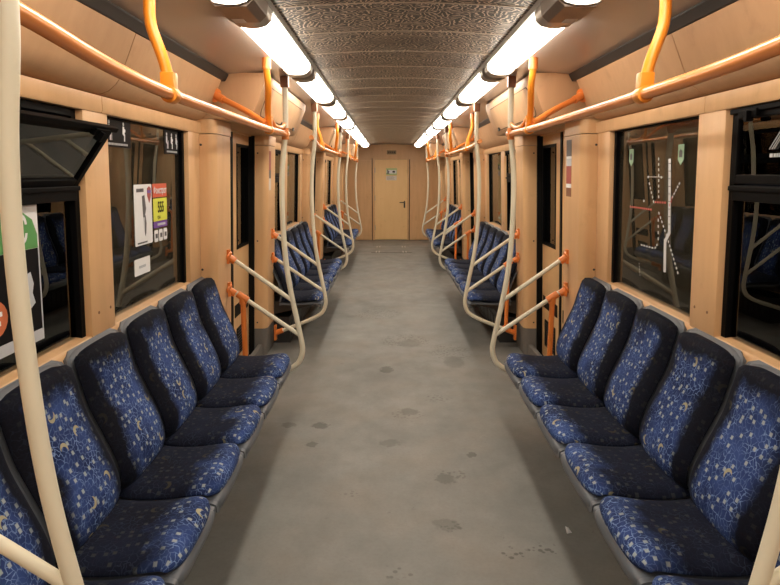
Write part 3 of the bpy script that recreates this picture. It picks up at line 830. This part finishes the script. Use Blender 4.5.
def make_rail(s, c, label):
    root = thing('overhead_rail', (s * .72, c, RZ), label, 'handrail', 'orange overhead handrails')
    X = lambda d: s * d
    ya, yb = c - 1.44, c + 1.52
    zr = (1.895, 1.879, 1.851) if s < 0 else (1.864, 1.852, 1.840)      # the right rail rises less
    P = smooth_path([(X(.722), ya - .09, zr[0]), (X(.722), ya + .12, zr[1]), (X(.725), ya + .45, zr[2]), (X(.727), ya + .85, RZ + .002), (X(.727), c, RZ), (X(.725), yb - .6, RZ), (X(.708), yb - .1, RZ + .002), (X(.705), yb, RZ + .002)], step=.05)
    m = MB(); m.tube(P, .0185, 14); build(m, 'rail', M['rail'], parent=root, smooth=True)
    for ep, sg in ((P[-1], -1),):
        m = MB(); m.tube([ep - Vector((0, .028, 0)), ep + Vector((0, .028, 0))], .026, 14); m.tube([ep + Vector((0, 0, -.035)), ep + Vector((0, 0, .035))], .0225, 14)
        build(m, 'end_clamp', M['rail'], parent=root, smooth=True)
    for yy in (c - .55, c + .87):
        # hanging post from the ceiling, bent towards the wall at the top
        topd = .775 if yy < c else .69
        yb_ = yy if yy < c else yy + .22
        H = smooth_path([(X(topd), yy, 2.185), (X(topd), yy, 2.12), (X(topd), yy + (yb_ - yy) * .15, 2.04), (X(topd * .3 + .727 * .7), yy + (yb_ - yy) * .65, 1.93), (X(.725), yb_, RZ)], step=.02)
        m = MB(); m.tube(H, .0175, 14); hp_ = build(m, 'hanger', M['amber'], parent=root, smooth=True)
        m = MB(); m.tube([(X(topd), yy, 2.19), (X(topd), yy, 2.125)], .0235, 14); build(m, 'socket', M['orange'], parent=hp_, smooth=True)
        m = MB(); m.tube([(X(.727), yb_ - .024, RZ), (X(.727), yb_ + .024, RZ)], .026, 14)
        m.box(X(.73) - .021, X(.73) + .021, yb_ - .022, yb_ + .019, RZ + .01, RZ + .065)
        build(m, 'clamp', M['amber'], parent=root, bevel=.003, smooth=True)
    yy = c + .87
    a = Vector((X(1.03), c + 1.165, 2.025)); b = Vector((X(.735), yy + .16, RZ + .03))
    m = MB(); m.tube(smooth_path([a, a.lerp(b, .6) + Vector((0, 0, .008)), b], .03), .0165, 12); build(m, 'brace', M['orange'], parent=root, smooth=True)
    m = MB(); u = (b - a).normalized(); m.tube([a - u * .02, a - u * .005], .04, 16); m.tube([a - u * .006, a + u * .05], .0225, 14); build(m, 'brace_flange', M['orange'], parent=root, smooth=True)
    # short curved link from clamp to the end pole
    m = MB(); m.tube(smooth_path([(X(.722), yy + .24, RZ + .07), (X(.718), yy + .36, RZ + .032), (X(.708), yb - .14, RZ + .03), (X(.705), yb - .02, RZ + .06)], .03), .012, 10)
    build(m, 'link', M['amber'], parent=root, smooth=True)
    return root
PN = ['at the near end of the nearest %s seat row', 'at the far end of the nearest %s seat row', 'at the near end of the middle %s seat row', 'at the far end of the middle %s seat row', 'at the near end of the farthest %s seat row', 'at the far end of the farthest %s seat row']
for s in (-1, 1):
    p0 = make_stanchion(s, C0 - 1.44, 'x', s > 0); p1 = p0 if s > 0 else make_stanchion(s, C0 + 1.52, 'x', True); r0 = make_rail(s, C0, 'x')
    index_kids()
    for k in range(3):
        for e, off in enumerate((-1.44, 1.52)):
            o = (p0, p1)[e] if (k == 0 and (e == 0 or s < 0)) else copy_tree((p0, p1)[e])
            o.location.y = C0 + PERIOD * k + off
            o['label'] = 'cream pole with sloping bars ' + PN[2 * k + e] % SIDE[s]
        o = r0 if k == 0 else copy_tree(r0)
        o.location.y = C0 + PERIOD * k
        o['label'] = 'orange handrail hung over the %s row of seats on the %s' % (ROWN[k], SIDE[s])

# ================================================================== PRINTS ON THE GLASS AND WALLS
G = 1.2405          # just inside the glass
def rect(mb, s, y0, y1, z0, z1, d, r=0.0):
    if r <= 0: return wall_poly(mb, s, [(y0, z0), (y1, z0), (y1, z1), (y0, z1)], d)
    P = []
    for cy, cz, a0 in ((y1 - r, z0 + r, -90), (y1 - r, z1 - r, 0), (y0 + r, z1 - r, 90), (y0 + r, z0 + r, 180)):
        for i in range(5):
            a = math.radians(a0 + 90 * i / 4); P.append((cy + r * math.cos(a), cz + r * math.sin(a)))
    return wall_poly(mb, s, P, d)
def oval(mb, s, cy, cz, ry, rz, d, n=14): return wall_poly(mb, s, [(cy + ry * math.cos(2 * math.pi * i / n), cz + rz * math.sin(2 * math.pi * i / n)) for i in range(n)], d)
def stroke(mb, s, a, b, w, d):
    v = Vector((b[0] - a[0], b[1] - a[1])); n = Vector((-v.y, v.x)).normalized() * w / 2
    return wall_poly(mb, s, [(a[0] + n.x, a[1] + n.y), (b[0] + n.x, b[1] + n.y), (b[0] - n.x, b[1] - n.y), (a[0] - n.x, a[1] - n.y)], d)
def part(root, name, mat, fn, **kw):
    m = MB(); fn(m); return build(m, name, mat, parent=root)

# -- shaver advert in the farther left window
s = -1
root = thing('window_advert', (s * G, 3.150, 1.4), 'advert with shaver picture, yellow price box and orange heading in the left window', 'poster')
part(root, 'picture_panel', M['white'], lambda m: rect(m, s, 2.955, 3.175, 1.26, 1.545, G, .008))
def shaver(m):
    wall_poly(m, s, [(3.048, 1.49), (3.078, 1.495), (3.095, 1.43), (3.085, 1.41), (3.072, 1.39), (3.058, 1.39)], G - .0016)
    wall_poly(m, s, [(3.075, 1.39), (3.085, 1.40), (3.095, 1.36), (3.088, 1.315), (3.078, 1.30), (3.072, 1.32)], G - .0016)
part(root, 'shaver_picture', M['print_grey'], shaver)
part(root, 'shaver_shine', M['offwhite'], lambda m: wall_poly(m, s, [(3.060, 1.39), (3.076, 1.39), (3.074, 1.33), (3.068, 1.33)], G - .0016))
part(root, 'shield_emblem', M['print_maroon'], lambda m: wall_poly(m, s, [(3.115, 1.525), (3.140, 1.535), (3.163, 1.525), (3.163, 1.49), (3.140, 1.455), (3.115, 1.49)], G - .0016))
part(root, 'shield_emblem', M['print_purple'], lambda m: rect(m, s, 3.116, 3.162, 1.502, 1.516, G - .0022))
part(root, 'lettering', M['print_grey'], lambda m: (wall_bars(m, s, 3.025, 1.518, G - .002, .085, .016, 6, 3), wall_bars(m, s, 3.040, 1.272, G - .002, .12, .007, 13, 4)))
part(root, 'heading_box', M['print_red'], lambda m: rect(m, s, 3.190, 3.390, 1.478, 1.545, G))
part(root, 'lettering', M['white'], lambda m: wall_text(m, s, 3.290, 1.51, G - .002, 'Фокстрот', .044, .9, bold=True))
part(root, 'price_box', M['print_lime'], lambda m: rect(m, s, 3.195, 3.390, 1.358, 1.472, G, .006))
part(root, 'lettering', M['print_black'], lambda m: (wall_text(m, s, 3.295, 1.425, G - .002, '555', .075, .8, bold=True), wall_text(m, s, 3.265, 1.378, G - .002, 'грн', .026, 1, bold=True)))
part(root, 'purple_strip', M['print_purple'], lambda m: rect(m, s, 3.195, 3.390, 1.325, 1.357, G))
part(root, 'lettering', M['offwhite'], lambda m: wall_bars(m, s, 3.300, 1.341, G - .002, .11, .012, 6, 5))
for i in range(3):
    y0 = 3.200 + i * .066
    part(root, 'small_badge', M['white'], lambda m: rect(m, s, y0, y0 + .052, 1.255, 1.315, G, .01))
    part(root, 'lettering', M['print_grey'], lambda m: wall_bars(m, s, y0 + .026, 1.285, G - .002, .026, .022, 3, 9 + i))
root = thing('notice_sticker', (s * G, 3.030, 1.165), 'small blank-looking white sticker low on the left window under the advert', 'sticker')
part(root, 'sticker_sheet', M['white'], lambda m: rect(m, s, 2.935, 3.130, 1.122, 1.20, G, .008))
part(root, 'lettering', M['offwhite'], lambda m: wall_bars(m, s, 3.030, 1.16, G - .002, .08, .012, 6, 7))

# -- black priority-seat stickers along the top of that window
def figure(m, y, z, h, s, d, lean=0.15, extra=None):
    oval(m, s, y, z + h * .88, h * .085, h * .10, d)
    wall_poly(m, s, [(y - h * .10, z + h * .76), (y + h * .08, z + h * .76), (y + h * .13, z + h * .36), (y - h * .13, z + h * .36)], d)
    stroke(m, s, (y - h * .04, z + h * .40), (y + h * .16, z + h * .30), h * .13, d)
    stroke(m, s, (y + h * .14, z + h * .36), (y + h * .10, z), h * .10, d)
    if extra == 'cane': stroke(m, s, (y + h * .28, z + h * .5), (y + h * .28, z), h * .04, d)
    if extra == 'child': oval(m, s, y + h * .16, z + h * .55, h * .08, h * .09, d)
    if extra == 'belly': oval(m, s, y + h * .10, z + h * .50, h * .12, h * .12, d)
for (y0, y1, z0, z1, lab, ex) in ((2.65, 2.94, 1.705, 1.819, 'black priority seat sticker with white figures, beside the middle post at the window top', ['cane', 'child']),
                             (3.375, 3.60, 1.695, 1.819, 'black sticker with three white figures in the far top corner of the left window', ['cane', 'child', 'belly'])):
    root = thing('priority_seat_sticker', (s * G, (y0 + y1) / 2, z0), lab, 'sticker')
    part(root, 'sticker_sheet', M['print_black'], lambda m: rect(m, s, y0, y1, z0, z1, G))
    w = (y1 - y0) / len(ex)
    for i, e in enumerate(ex):
        part(root, 'pictogram', M['white'], lambda m: figure(m, y0 + w * (i + .45), z0 + .028, .082, s, G - .0016, extra=e))
    part(root, 'lettering', M['offwhite'], lambda m: wall_bars(m, s, (y0 + y1) / 2, z0 + .013, G - .002, (y1 - y0) * .72, .009, 14, 8))

# -- poster in the nearest left window
y0, y1 = 1.70, 2.13
root = thing('window_poster', (s * G, 1.95, 1.03), 'green, white and black poster on the nearest left window behind the cream pole', 'poster')
part(root, 'poster_sheet', M['print_black'], lambda m: rect(m, s, y0, y1, 1.04, 1.495, G))
part(root, 'white_band', M['white'], lambda m: rect(m, s, y0, y1, 1.355, 1.497, G - .0014))
part(root, 'green_badge', M['print_green'], lambda m: wall_poly(m, s, [(1.745, 1.356), (2.121, 1.356), (2.121, 1.40), (2.095, 1.45), (2.045, 1.475), (1.975, 1.484), (1.855, 1.47), (1.765, 1.43)], G - .0028))
part(root, 'lettering', M['white'], lambda m: wall_text(m, s, 2.03, 1.415, G - .0042, 'Є', .12, .8, bold=True))
part(root, 'lettering', M['white'], lambda m: (wall_bars(m, s, 1.83, 1.325, G - .0016, .12, .012, 7, 9), wall_bars(m, s, 1.83, 1.30, G - .0016, .12, .012, 6, 10)))
part(root, 'figure_picture', M['offwhite'], lambda m: wall_poly(m, s, [(2.045, 1.275), (2.07, 1.28), (2.085, 1.24), (2.075, 1.21), (2.09, 1.175), (2.06, 1.16), (2.045, 1.19), (2.053, 1.225), (2.035, 1.25)], G - .0016))
part(root, 'orange_disc', M['print_orange'], lambda m: oval(m, s, 1.855, 1.165, .075, .06, G - .0016, 20))
part(root, 'lettering', M['white'], lambda m: (wall_bars(m, s, 1.86, 1.178, G - .003, .08, .014, 4, 11), wall_bars(m, s, 1.86, 1.15, G - .003, .06, .014, 3, 12)))
part(root, 'footer_strip', M['offwhite'], lambda m: rect(m, s, y0, y1, 1.042, 1.08, G - .0016))
part(root, 'poster_edge', M['offwhite'], lambda m: rect(m, s, y1 - .006, y1, 1.08, 1.36, G - .0016))

# -- metro map printed on the farther right window
s = 1
root = thing('metro_map', (s * G, 3.1, 1.35), 'metro line map of white bars and dotted lines printed on the right window', 'map')
part(root, 'main_line_bar', M['map_white'], lambda m: (stroke(m, s, (2.958, 1.661), (2.930, 1.322), .024, G), stroke(m, s, (2.930, 1.33), (2.972, 1.285), .022, G), stroke(m, s, (2.972, 1.296), (2.964, 1.141), .026, G)))
def ticks(m):
    for i in range(14):
        z = 1.64 - i * .034
        if z > 1.335: stroke(m, s, (2.97 - i * .002, z), (2.94 - i * .002, z), .003, G - .0016)
part(root, 'station_marks', M['print_grey'], ticks)
def dotted(m, a, b, n, w=.007, l=.5):
    a, b = Vector(a), Vector(b)
    for i in range(n):
        p = a.lerp(b, i / n); q = a.lerp(b, (i + l) / n); stroke(m, s, tuple(p), tuple(q), w, G)
for a_, b_, n_, w_, l_ in (((3.080, 1.669), (3.061, 1.468), 8, .008, .5), ((3.181, 1.551), (3.111, 1.446), 5, .008, .5), ((2.845, 1.556), (2.925, 1.48), 5, .008, .5),
        ((3.057, 1.415), (2.947, 1.30), 6, .008, .5), ((2.940, 1.292), (2.816, 1.146), 8, .008, .5), ((3.059, 1.384), (3.048, 1.267), 4, .008, .5), ((3.086, 1.238), (3.048, 1.27), 2, .008, .5),
        ((3.258, 1.237), (3.090, 1.238), 5, .008, .5), ((3.276, 1.141), (3.257, 1.069), 5, .003, .5), ((3.204, 1.579), (3.020, 1.579), 9, .0025, .8)):
    part(root, 'dotted_line', M['map_white'], lambda m: dotted(m, a_, b_, n_, w_, l_))
for cy_, cz_ in ((3.195, 1.578), (3.040, 1.578), (3.240, 1.46)):
    part(root, 'station_dot', M['map_white'], lambda m: oval(m, s, cy_, cz_, .007, .006, G))
for a_, b_, n_ in (((3.425, 1.422), (3.130, 1.422), 11), ((3.105, 1.46), (2.970, 1.463), 5), ((2.940, 1.45), (2.910, 1.50), 3)):
    part(root, 'red_dotted_line', M['map_red'], lambda m: dotted(m, a_, b_, n_, .009, .6))
for yy, a in ((3.425, 'M'), (2.845, 'M')):
    part(root, 'green_pointer', M['map_green'], lambda m: wall_poly(m, s, [(yy - .028, 1.72), (yy + .028, 1.72), (yy + .028, 1.655), (yy, 1.632), (yy - .028, 1.655)], G))
    part(root, 'dark_symbol', M['print_grey'], lambda m: wall_poly(m, s, [(yy - .014, 1.665), (yy + .014, 1.665), (yy + .014, 1.69), (yy, 1.70), (yy - .014, 1.69)], G - .0016))
# -- striped logo on the closed upper pane of the nearest right window
HG = 1.222
root = thing('window_logo', (s * HG, 2.07, 1.7), 'white slanted-stripe logo on the upper pane of the nearest right window', 'sticker')
def logo(m):
    for i in range(3):
        stroke(m, s, (2.155 - i * .013, 1.675), (2.095 - i * .013, 1.735), .0028, HG)
        stroke(m, s, (2.095 - i * .013 - .03, 1.735), (2.045 - i * .013 - .03, 1.675), .0028, HG)
part(root, 'stripes', M['offwhite'], logo)
part(root, 'lettering', M['offwhite'], lambda m: wall_bars(m, s, 2.07, 1.655, HG, .16, .012, 9, 13))

# -- vertical strips on the door pillars
def strip(s, label, mats):
    y = C0 + (1.25 if s > 0 else 2.90) - .0015
    d0, d1 = 1.118, 1.144
    root = thing('pillar_sticker', (s * 1.10, y, 1.5), label, 'sticker')
    for nm, mt, z0, z1 in mats:
        m = MB(); vs = []
        for d in (d0, d1):
            for yy in (y - .0015, y):
                for z in (z0, z1): vs.append((wx(s, d, z), yy, z))
        m.add(vs, [(0, 1, 3, 2), (4, 6, 7, 5), (0, 4, 5, 1), (2, 3, 7, 6), (0, 2, 6, 4), (1, 5, 7, 3)])
        build(m, nm, M[mt], parent=root)
def aisle_strip(s, y, label, mats, w=.11):
    root = thing('pillar_sticker', (s * 1.10, y, 1.5), label, 'sticker')
    for nm, mt, z0, z1 in mats:
        m = MB(); wall_box(m, s, 1.1032, 1.1048, y - w / 2, y + w / 2, z0, z1); build(m, nm, M[mt], parent=root)
aisle_strip(1, 4.115, 'narrow vertical red and grey sticker on the right pillar before the nearest door', [('grey_field', 'print_grey', 1.70, 1.80), ('white_field', 'white', 1.685, 1.70), ('pale_field', 'offwhite', 1.64, 1.685), ('red_field', 'print_maroon', 1.53, 1.64), ('white_field', 'white', 1.505, 1.53), ('brown_field', 'brown', 1.45, 1.505)])
aisle_strip(-1, 5.60, 'narrow vertical maroon sticker on the left pillar after the nearest door', [('maroon_field', 'print_maroon', 1.62, 1.78), ('grey_field', 'print_grey', 1.55, 1.62), ('pale_field', 'paper', 1.45, 1.55)], .08)

# -- end door signs
root = thing('exit_sign', (0, EY - .006, 1.55), 'small green exit sticker with black running figure on the far door', 'sign')
def flat(mb, x0, x1, z0, z1, y): return mb.box(x0, x1, y - .001, y, z0, z1)
yy = EY - .0045
part(root, 'sign_sheet', simple('pale_green_print', (.46, .56, .26), .5), lambda m: flat(m, -.13, .13, 1.54, 1.70, yy))
part(root, 'centre_field', M['white'], lambda m: flat(m, -.115, .115, 1.575, 1.655, yy - .001))
def runner(m):
    y_ = yy - .002
    def pl(P): n = len(P); m.add([(x, y_ - .001, z) for x, z in P] + [(x, y_, z) for x, z in P], [tuple(range(n)), tuple(range(2 * n - 1, n - 1, -1))] + [(i, (i + 1) % n, n + (i + 1) % n, n + i) for i in range(n)])
    pl([(-.09 + .014 * math.cos(a * .7), 1.655 + .014 * math.sin(a * .7)) for a in range(9)])
    pl([(-.105, 1.64), (-.075, 1.638), (-.07, 1.605), (-.095, 1.60)]); pl([(-.10, 1.605), (-.07, 1.605), (-.05, 1.57), (-.065, 1.565), (-.085, 1.59)]); pl([(-.10, 1.605), (-.08, 1.60), (-.10, 1.56), (-.118, 1.565)])
    pl([(-.078, 1.632), (-.045, 1.618), (-.047, 1.608), (-.078, 1.618)])
    pl([(.02, 1.60), (.05, 1.60), (.05, 1.58), (.09, 1.615), (.05, 1.65), (.05, 1.63), (.02, 1.63)])
part(root, 'running_figure', M['print_black'], runner)
root = thing('paper_notice', (0, EY - .006, 1.42), 'white paper notice taped below the exit sticker on the far door', 'notice')
part(root, 'paper_sheet', M['paper'], lambda m: flat(m, -.13, .12, 1.42, 1.52, yy))
part(root, 'printed_lines', M['print_grey'], lambda m: [flat(m, -.11, .05 + .03 * (i % 2), 1.498 - i * .02, 1.502 - i * .02, yy - .001) for i in range(4)])
root = thing('number_plate', (0, EY - .004, 2.05), 'small brown plate fixed above the far door', 'plate')
part(root, 'plate', simple('tarnished_plate', (.22, .16, .09), .4, .5), lambda m: m.box(-.11, .11, EY - .008, EY, 2.02, 2.11))
part(root, 'slots', M['seam'], lambda m: [m.box(-.08 + i * .045, -.05 + i * .045, EY - .0095, EY - .008, 2.045, 2.085) for i in range(4)])
# scrap of paper on the floor
m = MB(); m.add([(.745, 2.63, .002), (.77, 2.64, .001), (.765, 2.68, .003), (.748, 2.675, .012), (.75, 2.65, .018)], [(0, 1, 4), (1, 2, 4), (2, 3, 4), (3, 0, 4), (0, 3, 2, 1)])
tag(build(m, 'paper_scrap', M['white'], org=(.755, 2.65, 0)), 'tiny white crumpled scrap on the floor beside the right seats', 'litter')
hatch_ = structure(build((lambda m: m.box(-.42, .40, 12.9, 14.3, .0, .002))(MB()), 'trim_%d' % (trim_n[0] + 1), M['floor']), 'inspection hatch in the floor before the far door', 'floor hatch')
m = MB()
for (x0, x1, y0, y1) in ((-.42, .40, 12.9, 12.93), (-.42, .40, 14.27, 14.3)): m.box(x0, x1, y0, y1, .001, .0028)
structure(build(m, 'hatch_seam', M['seam'], parent=hatch_))
for x in (-.33, -.27, .22, .28):
    for y in (13.05, 13.95):
        m = MB(); m.box(x, x + .018, y - .14, y + .14, .0015, .004); structure(build(m, 'hatch_strap', M['steel'], parent=hatch_))
